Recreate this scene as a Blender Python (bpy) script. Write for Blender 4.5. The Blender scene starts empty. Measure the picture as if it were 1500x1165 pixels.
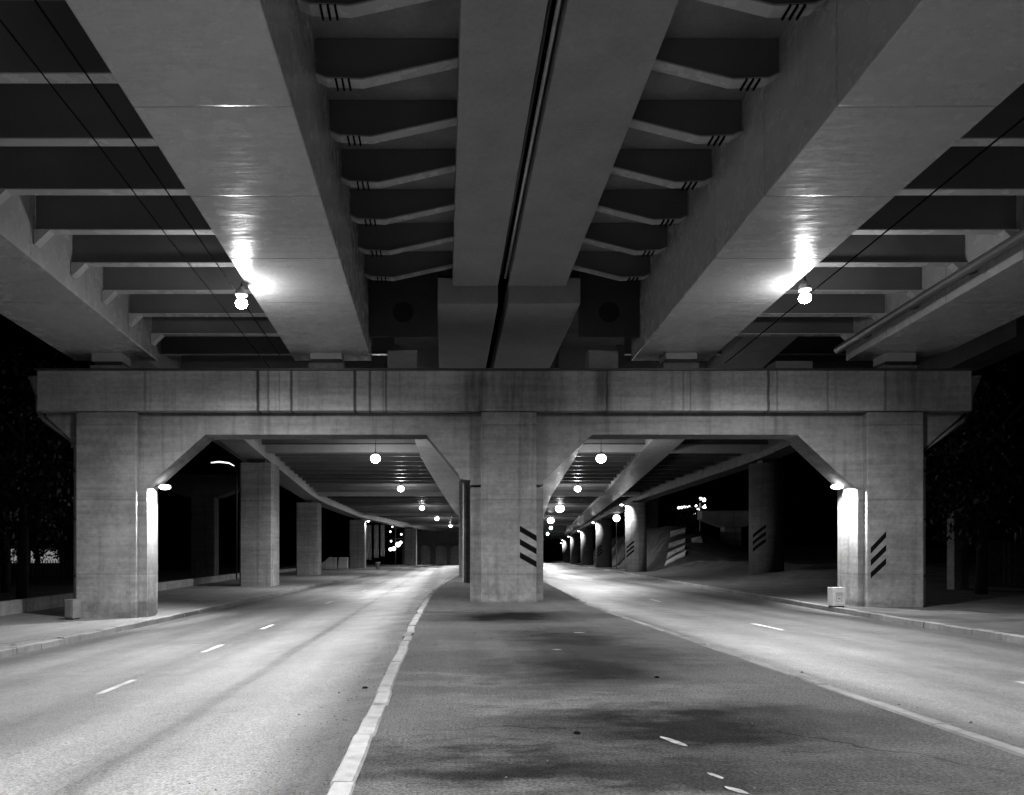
import bpy, math, random
import numpy as np
random.seed(11)
C = bpy.context.scene
COL = C.collection
PI = math.pi

# ------------------------------------------------------------------ camera, sky, exposure
EYE = 1.6
cd = bpy.data.cameras.new('camera'); cam = bpy.data.objects.new('camera', cd); COL.objects.link(cam)
cam.location = (0, 0, EYE); cam.rotation_euler = (PI/2, 0, 0)
cd.sensor_width = 36; cd.lens = 27.4
cd.shift_x = 100/1500; cd.shift_y = 232.5/1500
cd.clip_start = .1; cd.clip_end = 3000
C.camera = cam
W = bpy.data.worlds.new('World'); C.world = W; W.use_nodes = True
wn = W.node_tree; wn.nodes.clear()
wo = wn.nodes.new('ShaderNodeOutputWorld'); wb = wn.nodes.new('ShaderNodeBackground')
ws = wn.nodes.new('ShaderNodeTexSky'); ws.sky_type = 'NISHITA'; ws.sun_disc = False
ws.sun_elevation = math.radians(-9); ws.sun_rotation = math.radians(200)
wg = wn.nodes.new('ShaderNodeRGBToBW')
wn.links.new(ws.outputs[0], wg.inputs[0]); wn.links.new(wg.outputs[0], wb.inputs[0]); wn.links.new(wb.outputs[0], wo.inputs[0])
wb.inputs[1].default_value = .05
C.view_settings.view_transform = 'Standard'; C.view_settings.look = 'None'
C.view_settings.exposure = .15; C.view_settings.gamma = 1
C.cycles.use_denoising = True; C.cycles.denoising_prefilter = 'ACCURATE'; C.cycles.caustics_reflective = False; C.cycles.caustics_refractive = False
C.cycles.max_bounces = 8; C.cycles.diffuse_bounces = 4; C.cycles.glossy_bounces = 3
C.cycles.sample_clamp_indirect = 6
C.cycles.blur_glossy = 1.0

# ------------------------------------------------------------------ materials (all neutral greys)
class NT:
    def __init__(s, name, rough=.7, spec=.4):
        s.m = bpy.data.materials.new(name); s.m.use_nodes = True
        s.t = s.m.node_tree; s.b = s.t.nodes['Principled BSDF']
        s.b.inputs['Roughness'].default_value = rough
        s.b.inputs['Specular IOR Level'].default_value = spec
        s.tc = s.t.nodes.new('ShaderNodeTexCoord').outputs['Object']
        sp = s.t.nodes.new('ShaderNodeSeparateXYZ'); s.t.links.new(s.tc, sp.inputs[0])
        s.x, s.y, s.z = sp.outputs
    def put(s, sock, v):
        if isinstance(v, (int, float)): sock.default_value = v
        else: s.t.links.new(v, sock)
    def op(s, o, a, b=0., c=0., clamp=False):
        n = s.t.nodes.new('ShaderNodeMath'); n.operation = o; n.use_clamp = clamp
        s.put(n.inputs[0], a); s.put(n.inputs[1], b); s.put(n.inputs[2], c)
        return n.outputs[0]
    def scale(s, v, k):
        n = s.t.nodes.new('ShaderNodeVectorMath'); n.operation = 'MULTIPLY'
        s.t.links.new(v, n.inputs[0]); n.inputs[1].default_value = k; return n.outputs[0]
    def noise(s, sc, det=4, ro=.55, vec=None, k=None):
        v = vec or s.tc
        if k: v = s.scale(v, k)
        n = s.t.nodes.new('ShaderNodeTexNoise'); s.t.links.new(v, n.inputs['Vector'])
        n.inputs['Scale'].default_value = sc; n.inputs['Detail'].default_value = det; n.inputs['Roughness'].default_value = ro
        return n.outputs[0]
    def mr(s, v, a, b, c, d):
        n = s.t.nodes.new('ShaderNodeMapRange'); s.put(n.inputs[0], v)
        for i, q in enumerate((a, b, c, d)): n.inputs[i+1].default_value = q
        return n.outputs[0]
    def line(s, coord, c, w, soft):     # 1 on the line, 0 away from it
        return s.mr(s.op('ABSOLUTE', s.op('SUBTRACT', coord, c)), w, w+soft, 1, 0)
    def blob(s, wx, wy, cx, cy, rx, ry, soft=.6):
        a = s.op('DIVIDE', s.op('SUBTRACT', wx, cx), rx); b = s.op('DIVIDE', s.op('SUBTRACT', wy, cy), ry)
        r = s.op('SQRT', s.op('ADD', s.op('MULTIPLY', a, a), s.op('MULTIPLY', b, b)))
        return s.mr(r, 1-soft, 1+soft*.6, 1, 0)
    def base(s, v): s.put(s.b.inputs['Base Color'], v)
    def bump(s, h, dist=.01, strg=.6):
        n = s.t.nodes.new('ShaderNodeBump'); n.inputs['Distance'].default_value = dist; n.inputs['Strength'].default_value = strg
        s.t.links.new(h, n.inputs['Height']); s.t.links.new(n.outputs[0], s.b.inputs['Normal'])

def concrete(name, base=.32, stains=(), wide=(), boards=1.25, grime=True, lo=.72, foot=False):
    n = NT(name, .85, .25)
    v = n.mr(n.noise(.55, 5, .6), .3, .7, lo, 1.18)
    v = n.op('MULTIPLY', v, n.mr(n.noise(6, 7, .7), .28, .72, .76, 1.2))
    v = n.op('MULTIPLY', v, n.mr(n.noise(60, 3, .6), .2, .8, .9, 1.1))
    st = n.noise(1, 5, .6, k=(3.2, 3.2, .12))                        # rain streaks down the face
    v = n.op('MULTIPLY', v, n.mr(st, .52, .74, 1.0, .62))
    ho = n.noise(1, 4, .6, k=(.35, .35, 5))                         # pour lines
    v = n.op('MULTIPLY', v, n.mr(ho, .3, .7, .78, 1.14))
    if boards:
        f = n.op('FRACT', n.op('DIVIDE', n.op('ADD', n.z, .33), boards))
        v = n.op('MULTIPLY', v, n.op('SUBTRACT', 1, n.op('MULTIPLY', n.line(f, .5, .004, .01), .25)))
    if foot:                                                         # pale salts and splashed dirt near the ground
        f = n.op('MULTIPLY', n.mr(n.op('ADD', n.z, n.op('MULTIPLY', n.noise(1.3, 5, .65), 1.6)), .7, 1.7, 1, 0), n.mr(n.noise(2.5, 5, .7, k=(1, 1, .6)), .38, .6, 0, 1))
        v = n.op('MULTIPLY', v, n.op('ADD', 1, n.op('MULTIPLY', f, .5)))
        f = n.mr(n.op('ADD', n.z, n.op('MULTIPLY', n.noise(3, 4, .6), .25)), .08, .22, 1, 0)
        v = n.op('MULTIPLY', v, n.op('SUBTRACT', 1, n.op('MULTIPLY', f, .35)))
    wob = n.op('MULTIPLY', n.op('SUBTRACT', n.noise(1, 2, .5, k=(.2, .2, 2)), .5), .05)
    xx = n.op('ADD', n.x, wob)
    for (c, w, a) in stains:
        v = n.op('MULTIPLY', v, n.op('SUBTRACT', 1, n.op('MULTIPLY', n.line(xx, c, w, .035), a)))
    for (c, w, a) in wide:
        m = n.op('MULTIPLY', n.line(xx, c, w, w*1.2), n.mr(n.noise(1, 4, .6, k=(4, 4, .5)), .3, .6, .3, 1))
        v = n.op('MULTIPLY', v, n.op('SUBTRACT', 1, n.op('MULTIPLY', m, a)))
    n.base(n.op('MULTIPLY', v, base))
    n.bump(n.op('ADD', n.noise(40, 5, .6), n.op('MULTIPLY', n.noise(3, 3, .5), 1.5)), .012, .55)
    return n.m

def paint(name, base, rough=.3, spec=.5, ripple=.0, seams=0., wear=.25):
    n = NT(name, rough, spec)
    v = n.mr(n.noise(.35, 4, .5), .3, .7, 1-wear, 1+wear*.5)
    v = n.op('MULTIPLY', v, n.mr(n.noise(1, 3, .5, k=(.3, 2, 2)), .3, .7, .96, 1.03))
    v = n.op('MULTIPLY', v, n.mr(n.noise(25, 4, .6), .3, .7, .94, 1.06))
    if seams:
        f = n.op('FRACT', n.op('DIVIDE', n.y, seams))
        v = n.op('MULTIPLY', v, n.op('SUBTRACT', 1, n.op('MULTIPLY', n.line(f, .5, .002, .006), .45)))
    n.base(n.op('MULTIPLY', v, base))
    n.put(n.b.inputs['Roughness'], n.mr(n.noise(2.2, 4, .6), .3, .7, rough*.75, rough*1.3))
    h = n.noise(30, 4, .6)
    if ripple:
        h = n.op('ADD', n.op('MULTIPLY', h, .05), n.op('MULTIPLY', n.noise(1, 3, .55, k=(.8, 3.4, 2.)), ripple))
        h = n.op('ADD', h, n.op('MULTIPLY', n.noise(4, 3, .55), ripple*.16))
        if seams: h = n.op('SUBTRACT', h, n.op('MULTIPLY', n.line(f, .5, .003, .012), .35))
        n.bump(h, .05, .5)
    else: n.bump(h, .004, .4)
    return n.m

def asphalt(name, base=.1, rough=.5, spec=.5, tracks=(), gutters=(), blobs=(), pale=(), crack=.0):
    n = NT(name, rough, spec)
    v = n.mr(n.noise(.22, 5, .6), .3, .7, .78, 1.2)
    v = n.op('MULTIPLY', v, n.mr(n.noise(1, 5, .6, k=(2.2, .12, 1)), .3, .7, .86, 1.12))   # long wear streaks
    grain = n.noise(75, 4, .75)
    v = n.op('MULTIPLY', v, n.mr(grain, .3, .7, .72, 1.3))
    v = n.op('MULTIPLY', v, n.mr(n.noise(38, 2, .7), .32, .68, .5, 1.62))
    v = n.op('MULTIPLY', v, n.mr(n.noise(11, 5, .65), .3, .7, .88, 1.12))
    wx = n.op('ADD', n.x, n.op('MULTIPLY', n.op('SUBTRACT', n.noise(.7, 7, .66), .5), 2.6))
    wy = n.op('ADD', n.y, n.op('MULTIPLY', n.op('SUBTRACT', n.noise(.8, 7, .66, k=(.5, 1, 1)), .5), 4.6))
    sx = n.op('ADD', n.x, n.op('MULTIPLY', n.op('SUBTRACT', n.noise(.35, 3, .6), .5), .35))
    for (c, w, a) in tracks:
        v = n.op('MULTIPLY', v, n.op('ADD', 1, n.op('MULTIPLY', n.line(sx, c, w*.4, w), a)))
    for (c, w, a) in gutters:
        v = n.op('MULTIPLY', v, n.op('SUBTRACT', 1, n.op('MULTIPLY', n.line(sx, c, w*.5, w*.8), a)))
    for (cx, cy, rx, ry, a) in blobs:
        v = n.op('MULTIPLY', v, n.op('SUBTRACT', 1, n.op('MULTIPLY', n.blob(wx, wy, cx, cy, rx, ry, .65), a)))
    for (cx, cy, rx, ry, a) in pale:
        v = n.op('MULTIPLY', v, n.op('ADD', 1, n.op('MULTIPLY', n.blob(wx, wy, cx, cy, rx, ry, .9), a)))
    if crack:
        vo = n.t.nodes.new('ShaderNodeTexVoronoi'); vo.feature = 'DISTANCE_TO_EDGE'; vo.inputs['Scale'].default_value = .22
        ad = n.t.nodes.new('ShaderNodeVectorMath'); ad.operation = 'ADD'
        nn = n.t.nodes.new('ShaderNodeTexNoise'); nn.inputs['Scale'].default_value = 1.3; nn.inputs['Detail'].default_value = 5
        n.t.links.new(n.tc, nn.inputs['Vector']); n.t.links.new(n.tc, ad.inputs[0]); n.t.links.new(n.scale(nn.outputs['Color'], (1.1, 1.1, 0)), ad.inputs[1])
        n.t.links.new(ad.outputs[0], vo.inputs['Vector'])
        m = n.op('MULTIPLY', n.mr(vo.outputs['Distance'], .002, .007, 1, 0), n.mr(n.noise(.17, 2, .5), .48, .56, 0, 1))
        v = n.op('MULTIPLY', v, n.op('SUBTRACT', 1, n.op('MULTIPLY', m, crack)))
    n.base(n.op('MULTIPLY', v, base)); n.put(n.b.inputs['Specular IOR Level'], n.op('MULTIPLY', v, spec))
    n.put(n.b.inputs['Roughness'], n.mr(n.noise(1.1, 4, .6), .3, .7, rough-.07, rough+.1))
    n.bump(n.op('ADD', grain, n.op('MULTIPLY', n.noise(38, 2, .6), 1.2)), .014, .8)
    return n.m

def plain(name, base, rough=.6, spec=.4, vary=.25, sc=3):
    n = NT(name, rough, spec)
    v = n.mr(n.noise(sc, 5, .6), .3, .7, 1-vary, 1+vary*.6)
    v = n.op('MULTIPLY', v, n.mr(n.noise(sc*12, 3, .6), .3, .7, .92, 1.08))
    n.base(n.op('MULTIPLY', v, base)); n.bump(n.noise(sc*15, 4, .6), .006, .5)
    return n.m

def glow(name, strength, emit_col=1.):
    m = bpy.data.materials.new(name); m.use_nodes = True
    b = m.node_tree.nodes['Principled BSDF']
    b.inputs['Base Color'].default_value = (.8, .8, .8, 1)
    b.inputs['Emission Color'].default_value = (emit_col,)*3 + (1,)
    b.inputs['Emission Strength'].default_value = strength
    return m

XC = 2.1            # centre line of the pier
capst = [(-8.54, .035, .85), (-8.18, .02, .5), (-7.38, .03, .75), (-7.8, .012, .3), (-5.18, .035, .8), (-4.66, .025, .65), (-4.1, .015, .6), (-4.2, .02, .3),
         (9.15, .03, .75), (9.45, .015, .4), (-12.45, .03, .35), (3.55, .02, .6), (6.2, .012, .4), (6.45, .012, .4), (13.2, .03, .5), (11.2, .02, .35)]
MT = dict(
    cap=concrete('cap_concrete', .26, capst, [(-1.0, .22, .6), (-.1, .5, .35), (1.0, .7, .4), (3.4, .16, .6), (7.0, .12, .3), (14.6, .7, .4), (-1.45, .1, .3)], boards=0, lo=.7),
    frame=concrete('frame_concrete', .165, boards=0, lo=.8),
    column=concrete('column_concrete', .16, boards=2.6, lo=.62, foot=True),
    shaded_steel=paint('shaded_paint', .06, .6, .2), dim=concrete('shaded_far_concrete', .07, boards=0), pale_far=concrete('pale_far_concrete', .4, boards=0), far_column=concrete('far_column_concrete', .24, boards=2.6),  # outer-girder paint and dim concrete: darker copies with shade put into the colour
    girder=paint('girder_paint', .37, .25, .5, ripple=.8, seams=3.05, wear=.14),
    steel=paint('steel_paint', .12, .42, .4, wear=.3),
    strip=plain('edge_strip_concrete', .25, .7, .3, .14, .9),
    slab=plain('deck_slab', .2, .85, .2, .3, .7),
    bracket=paint('bracket_paint', .1, .45, .35, wear=.3),
    far_girder=paint('far_girder_paint', .26, .35, .5, ripple=.1, seams=4.2, wear=.3),
    dark=plain('dark_metal', .03, .5, .4), rubber=plain('bearing_rubber', .02, .7),
    pipe=plain('pipe_paint', .15, .5, .4), pale_pipe=plain('pale_pipe', .4, .4, .5),
    slot=plain('dark_opening', .012, .8, .1), black=plain('black_paint', .004, 1, .02, .3, 8), white=plain('road_paint', .5, .7, .3, .5, 6), faded=plain('faded_road_paint', .32, .75, .3, .5, 6), wornwhite=plain('worn_paint', .15, .8, .2, .6, 9),
    kerb=concrete('kerb_stone', .2, boards=0, grime=False, lo=.6), dkerb=concrete('grey_kerb_stone', .14, boards=0, lo=.6),
    road_l=asphalt('left_asphalt', .09, .45, .45, tracks=[(-2.2, .45, .3), (-3.7, .45, .25), (-6.3, .5, .2), (-8.0, .5, .2)],
                   gutters=[(-.85, .6, .6), (-9.6, .7, .4), (-2.95, .12, .3), (-4.9, .4, .18)], crack=.0),
    road_r=asphalt('right_asphalt', .082, .45, .45, tracks=[(5.9, .45, .3), (7.4, .4, .2), (9.3, .5, .2), (10.9, .5, .2)], gutters=[(4.85, .4, .4), (12.6, .7, .4)]),
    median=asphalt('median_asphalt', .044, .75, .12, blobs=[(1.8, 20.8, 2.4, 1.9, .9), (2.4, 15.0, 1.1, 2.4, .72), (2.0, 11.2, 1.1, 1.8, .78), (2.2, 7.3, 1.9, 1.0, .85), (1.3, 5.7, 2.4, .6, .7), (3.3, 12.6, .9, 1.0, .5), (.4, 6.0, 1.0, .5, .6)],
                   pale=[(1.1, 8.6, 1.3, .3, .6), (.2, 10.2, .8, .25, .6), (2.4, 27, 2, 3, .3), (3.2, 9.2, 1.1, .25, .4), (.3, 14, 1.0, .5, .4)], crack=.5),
    pave=asphalt('pavement_asphalt', .1, .75, .25, crack=.6), dirt=plain('dirt', .055, .95, .1, .5, .8), soil=plain('ground_soil', .035, .95, .1, .5, .3),
    slope=plain('embankment_earth', .055, .95, .1, .5, .9), slabstone=plain('paving_slab', .6, .8, .2, .4, 1.2),
    wall=concrete('low_wall_concrete', .2, boards=0), block=concrete('barrier_concrete', .4, boards=0),
    cabinet=plain('cabinet_paint', .32, .45, .4, .2, 4), grey_cabinet=plain('grey_cabinet_paint', .12, .6, .3, .3, 4), cabinet_mark=plain('cabinet_marking', .12, .6),
    wood=plain('weathered_wood', .09, .9, .1, .5, 4), bark=plain('bark', .02, .95, .1, .4, 6), leaf=plain('leaf', .008, .6, .3, .5, 2),
    plaster=plain('plaster', .05, .8, .2, .3, 1), cloth=plain('tarp', .4, .9, .1, .4, 2), shade=plain('lamp_shade', .3, .4, .5),
    bulb=glow('lamp_bulb', 250), far_bulb=glow('far_lamp_bulb', 14), wbulb=glow('wall_lamp_bulb', 12), fwbulb=glow('far_wall_lamp_bulb', 12),
    globe=glow('globe_glass', 6), dot=glow('distant_lamp', 5), glow_panel=glow('glow_patch', .2), street=glow('street_lamp_glass', 1.6), flood=glow('flood_lamp', 300),
)

# ------------------------------------------------------------------ mesh helpers
class MB:
    def __init__(s): s.v = []; s.f = []; s.sm = []
    def add(s, vs, fs, smooth=False):
        k = len(s.v); s.v += [tuple(map(float, p)) for p in vs]
        s.f += [tuple(i+k for i in f) for f in fs]; s.sm += [smooth]*len(fs); return s
    def hexa(s, p):      # 8 points: bottom ring then top ring
        return s.add(p, [(3,2,1,0), (4,5,6,7), (0,1,5,4), (1,2,6,5), (2,3,7,6), (3,0,4,7)])
    def box(s, x0, x1, y0, y1, z0, z1):
        return s.hexa([(x0,y0,z0),(x1,y0,z0),(x1,y1,z0),(x0,y1,z0),(x0,y0,z1),(x1,y0,z1),(x1,y1,z1),(x0,y1,z1)])
    def prism(s, poly, y0, y1):     # polygon in x, z pushed along y
        n = len(poly)
        vs = [(x, y0, z) for x, z in poly] + [(x, y1, z) for x, z in poly]
        return s.add(vs, [tuple(range(n-1,-1,-1))[::-1], tuple(range(2*n-1, n-1, -1))] + [(i, n+i, n+(i+1)%n, (i+1)%n) for i in range(n)])
    def loft(s, rings, cap=True, smooth=False, closed=True):
        n = len(rings[0]); vs = [p for r in rings for p in r]; fs = []
        for k in range(len(rings)-1):
            for i in range(n if closed else n-1):
                j = (i+1) % n; fs.append((k*n+i, k*n+j, (k+1)*n+j, (k+1)*n+i))
        s.add(vs, fs, smooth)
        if cap and closed:
            m = len(s.v)-len(vs)
            s.f += [tuple(m+i for i in range(n-1,-1,-1)), tuple(m+(len(rings)-1)*n+i for i in range(n))]; s.sm += [False, False]
        return s
    def tube(s, pts, r, n=8):
        pts = [np.array(p, float) for p in pts]; rings = []
        rr = r if isinstance(r, (list, tuple)) else [r]*len(pts)
        for i, p in enumerate(pts):
            t = pts[min(i+1, len(pts)-1)] - pts[max(i-1, 0)]; t /= np.linalg.norm(t)
            a = np.cross(t, (0,0,1) if abs(t[2]) < .9 else (1,0,0)); a /= np.linalg.norm(a); b = np.cross(t, a)
            rings.append([tuple(p + rr[i]*(math.cos(2*PI*k/n)*a + math.sin(2*PI*k/n)*b)) for k in range(n)])
        return s.loft(rings, True, True)
    def lathe(s, prof, c=(0,0,0), n=16):     # profile of (radius, z)
        return s.loft([[(c[0]+r*math.cos(2*PI*k/n), c[1]+r*math.sin(2*PI*k/n), c[2]+z) for k in range(n)] for r, z in prof], True, True)
    def ball(s, c, r, sx=1, sy=1, sz=1, n=12, m=8):
        return s.loft([[(c[0]+sx*r*math.sin(a)*math.cos(2*PI*k/n), c[1]+sy*r*math.sin(a)*math.sin(2*PI*k/n), c[2]-sz*r*math.cos(a)) for k in range(n)]
                       for a in [PI*(i+.02)/(m+.04) for i in range(m+1)]], True, True)
    def mesh(s, name, mat, off=(0,0,0)):
        me = bpy.data.meshes.new(name)
        me.from_pydata([(x-off[0], y-off[1], z-off[2]) for x, y, z in s.v], [], s.f)
        me.polygons.foreach_set('use_smooth', s.sm); me.materials.append(mat); me.update()
        import bmesh
        b = bmesh.new(); b.from_mesh(me); bmesh.ops.recalc_face_normals(b, faces=b.faces); b.to_mesh(me); b.free()
        return me

def tag(o, label=None, cat=None, group=None, kind=None):
    if label: o['label'] = label
    if cat: o['category'] = cat
    if group: o['group'] = group
    if kind: o['kind'] = kind
    return o
def thing(name, label, cat, loc=(0,0,0), group=None, rz=0):
    o = bpy.data.objects.new(name, None); COL.objects.link(o); o.location = loc; o.rotation_euler = (0,0,rz); o.empty_display_size = .2
    return tag(o, label, cat, group)
def part(name, mb, mat, root, bevel=0, world=True):
    off = tuple(root.location) if (root is not None and world) else (0,0,0)
    o = bpy.data.objects.new(name, mb.mesh(name, mat, off)); COL.objects.link(o); o.parent = root
    if bevel:
        m = o.modifiers.new('edge', 'BEVEL'); m.width = bevel; m.segments = 2; m.limit_method = 'ANGLE'; m.angle_limit = .6
    return o
def sub(name, mb, mat, root, parent):       # a sub-part: coordinates in the world, thing at root
    o = bpy.data.objects.new(name, mb.mesh(name, mat, tuple(root.location))); COL.objects.link(o); o.parent = parent; return o
def single(name, mb, mat, label, cat, loc=(0,0,0), group=None, kind=None, bevel=0):
    o = bpy.data.objects.new(name, mb.mesh(name, mat, loc)); COL.objects.link(o); o.location = loc
    if bevel:
        m = o.modifiers.new('edge', 'BEVEL'); m.width = bevel; m.segments = 2; m.limit_method = 'ANGLE'; m.angle_limit = .6
    return tag(o, label, cat, group, kind)
def copy_tree(o, parent=None):
    c = o.copy(); COL.objects.link(c); c.parent = parent
    for ch in list(o.children): copy_tree(ch, c)
    return c

def curve(pts, sm=7):
    a = np.array(pts, float)
    def f(d):
        return float(np.mean([np.interp(d+t, a[:,0], a[:,1]) for t in np.linspace(-sm, sm, 7)]))
    return f

# ------------------------------------------------------------------ the ground
kL = curve([(-30,-10.1),(18,-10.0),(24,-9.8),(35,-9.75),(65,-9.7),(105,-8.3),(140,-5.5),(200,4),(330,38)], 4)
mL = curve([(-30,-.8),(20,-.85),(33,-.7),(52,.14),(88,2.9),(122,5.5),(160,9),(200,13.5),(330,43)], 4)
mR = curve([(-30,4.7),(26,4.8),(45,6.05),(88,10),(122,13.5),(160,18),(200,23),(330,47)], 4)
kR = curve([(-30,12.4),(17,12.5),(29.7,13.7),(63,17.2),(88,20),(122,23.5),(160,28),(200,33),(330,57)], 4)
zL = curve([(-30,-.7),(80,-.7),(122,-.42),(330,-.35)], 6)
ST = [-30, -20, -10, -4] + list(np.arange(0, 70, 2.)) + list(np.arange(70, 331, 5.))
def sheet(cols, stations=ST, z_off=0):
    mb = MB(); mb.loft([[ (c(d)[0], d, c(d)[1]+z_off) for c in cols] for d in stations], cap=False, closed=False, smooth=True); return mb
def lerp_cols(a, b, n): return [(lambda d, t=t: (a(d)[0]*(1-t)+b(d)[0]*t, a(d)[1]*(1-t)+b(d)[1]*t)) for t in np.linspace(0, 1, n)]

gm = MB(); gm.add([(-900,-60,-1.4),(900,-60,-1.4),(900,1500,-1.4),(-900,1500,-1.4)], [(0,1,2,3)])
single('ground', gm, MT['soil'], 'dark open ground stretching away behind the viaduct', 'ground', kind='structure')
rl = sheet(lerp_cols(lambda d: (kL(d), zL(d)), lambda d: (mL(d), -.15), 7))
single('road', rl, MT['road_l'], 'lit two-lane asphalt road left of the median', 'road', kind='structure')
rr = sheet(lerp_cols(lambda d: (mR(d), -.06), lambda d: (kR(d), -.32), 7))
single('road', rr, MT['road_r'], 'two-lane asphalt road right of the median', 'road', kind='structure')
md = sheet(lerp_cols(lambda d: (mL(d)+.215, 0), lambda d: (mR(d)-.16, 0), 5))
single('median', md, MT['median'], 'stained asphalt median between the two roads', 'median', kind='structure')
pl = sheet([lambda d: (-19.5-.1*max(0, d-50), zL(d)+.12), lambda d: (-14.5, zL(d)+.14), lambda d: (kL(d)-.2, zL(d)+.155)])
single('pavement', pl, MT['pave'], 'dark pavement left of the roads under the viaduct', 'pavement', kind='structure')
gl = sheet([lambda d: (-300, -.9), lambda d: (-60, -.8), lambda d: (-19.4-.1*max(0, d-50), zL(d)+.115)])
single('verge', gl, MT['soil'], 'dark unlit ground beyond the low wall on the left', 'ground', kind='structure')
def hill(x, d):
    u = x-(kR(d)+.2); s = lambda t: t*t*(3-2*t) if 0 < t < 1 else (0 if t <= 0 else 1)
    h = 5.2*s((u-2.8)/5)*s((d-78)/30)*(1-.6*s((u-10)/8)) + .9*s((u-2)/9)*s((d-38)/16) + .25*math.sin(x*.7+d*.3)*s((u-4)/6)*s((d-40)/20)
    return -.17 + h + .03*math.sin(x*2.1+d*1.3)*s((u-1.5)/2)
pr_cols = [0, .8, 1.6, 2.6, 3.6, 4.6, 5.6, 6.6, 8, 10, 12, 14, 17, 20, 25, 32, 45, 70, 260]
pr = MB(); pr.loft([[(kR(d)+.2+u, d, hill(kR(d)+.2+u, d) if u < 60 else hill(kR(d)+60, d)) for u in pr_cols[:6]] for d in ST], cap=False, closed=False, smooth=True)
single('pavement', pr, MT['dirt'], 'dusty worn pavement strip right of the roads', 'pavement', kind='structure')
pr = MB(); pr.loft([[(kR(d)+.2+u, d, hill(kR(d)+.2+u, d) if u < 60 else hill(kR(d)+60, d)) for u in pr_cols[5:]] for d in ST], cap=False, closed=False, smooth=True)
single('embankment', pr, MT['slope'], 'bare earth embankment rising on the right', 'embankment', kind='structure')

def kerb(xf, w, zt, zb, label, mat, step=1.0, jit=.012, far=150):
    mb = MB(); d = -6.; step0 = step
    while d < far:
        e = d+step-.012; j = random.uniform(-jit, jit); h = random.uniform(-.012, .012); c = .02
        x0a, x0b = xf(d)+j, xf(e)+j+random.uniform(-jit, jit)*.5
        za, zc = zt(d)+h, zt(e)+h+random.uniform(-.006, .006); b0, b1 = zb(d)-.1, zb(e)-.1
        ring = lambda x, y, z, b: [(x, y, b), (x, y, z-c), (x+c, y, z), (x+w-c, y, z), (x+w, y, z-c), (x+w, y, b)]
        mb.loft([ring(x0a, d, za, b0), ring(x0b, e, zc, b1)])
        d += step; step = step0*random.uniform(.7, 1.25)
    return single('kerb', mb, mat, label, 'kerb', kind='structure')
kerb(lambda d: mL(d)+.05, .175, lambda d: .02, lambda d: -.15, 'pale broken kerb along the left edge of the median', MT['kerb'], .9, .02)
kerb(lambda d: mR(d)-.16, .16, lambda d: .012, lambda d: -.06, 'low grey kerb along the right edge of the median', MT['dkerb'], 1.0, .006)
kerb(lambda d: kL(d)-.2, .2, lambda d: zL(d)+.17, lambda d: zL(d), 'grey kerb along the left pavement', MT['dkerb'], 1.0, .01)
kerb(kR, .2, lambda d: -.15, lambda d: -.32, 'grey kerb along the right pavement', MT['dkerb'], 1.0, .01)

def road_z(side, x, d):
    if side == 'l':
        t = (x-kL(d))/(mL(d)-kL(d)); return zL(d)*(1-t) - .15*t
    t = (x-mR(d))/(kR(d)-mR(d)); return -.06*(1-t) - .32*t
def mark(side, x, d0, d1, w, label, mat=None):
    mb = MB(); p = []
    for d, s in ((d0,-1),(d0,1),(d1,1),(d1,-1)):
        xx = x(d)+s*w/2; p.append((xx, d, (road_z(side, xx, d) if side else 0)+.005))
    mb.add(p, [(0,1,2,3)])
    return single('lane_marking', mb, mat or MT['white'], label, 'lane marking', group='white dashes of the lane lines')
xl = lambda d: -5.0+max(0, d-35)*.04; xr = lambda d: 8.1+max(0, d-27)*.075
wl = ['faded white dash closest to the camera on the left road', 'second white dash on the left road', 'third white dash on the left road, level with the pier', 'small far white dash on the left road behind the pier', 'farthest white dash on the left road']
for k, (a, b) in enumerate([(11.3, 12.6), (16.2, 17.6), (21.4, 22.8), (33, 35), (44, 46)]): mark('l', xl, a, b, .13, wl[k], MT['faded'] if k == 0 else MT['white'])
wr = ['white dash at the right border of the photo on the right road', 'white dash on the right road before the pier', 'far white dash on the right road beyond the pier']
for k, (a, b) in enumerate([(10.0, 11.0), (18.6, 20.4), (30, 32)]): mark('r', xr, a, b, .13, wr[k])
def dab(x, y, w, l, a, label):
    mb = MB(); ca, sa = math.cos(a), math.sin(a); n = 9
    ps = []
    for k in range(n):
        t = 2*PI*k/n; r = random.uniform(.75, 1.1); u, v = w*r*math.cos(t), l*r*math.sin(t)
        ps.append((x+u*ca-v*sa, y+u*sa+v*ca, .005))
    mb.add(ps, [tuple(range(n))])
    single('paint_mark', mb, MT['wornwhite'], label, 'paint mark', group='worn white marks on the median')
for (px, py, w, l, a, lb) in [(988, 1087, .05, .2, .35, 'largest worn white paint dab on the median'), (1047, 1137, .03, .1, .4, 'worn white paint dab on the median near the bottom edge'), (1078, 1158, .035, .12, .5, 'worn white dab touching the bottom edge of the photo'),
                           (848, 927, .1, .12, 1.2, 'small white scrap mark on the median, right of the pier foot'), (815, 952, .06, .1, 1.3, 'tiny white mark in the middle of the median')]:
    d = EYE*1141/(py-815); dab((px-650)/1141*d, d, w, l, a, lb)
for k, (px, py, lb) in enumerate([(845, 1075, 'dark pebble lying on the median near the bottom'), (962, 993, 'dark pebble lying on the middle of the median')]):
    d = EYE*1141/(py-815); mb = MB(); mb.ball(((px-650)/1141*d, d, .01), .025, 1.3, 1, .6, 8, 6)
    single('pebble', mb, MT['black'], lb, 'stone')
mb = MB(); mb.ball((-1.05, 10.4, -.16), .035, 1.2, 1, .7, 8, 6); single('pebble', mb, MT['black'], 'dark pebble in the gutter beside the pale kerb', 'stone')

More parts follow.
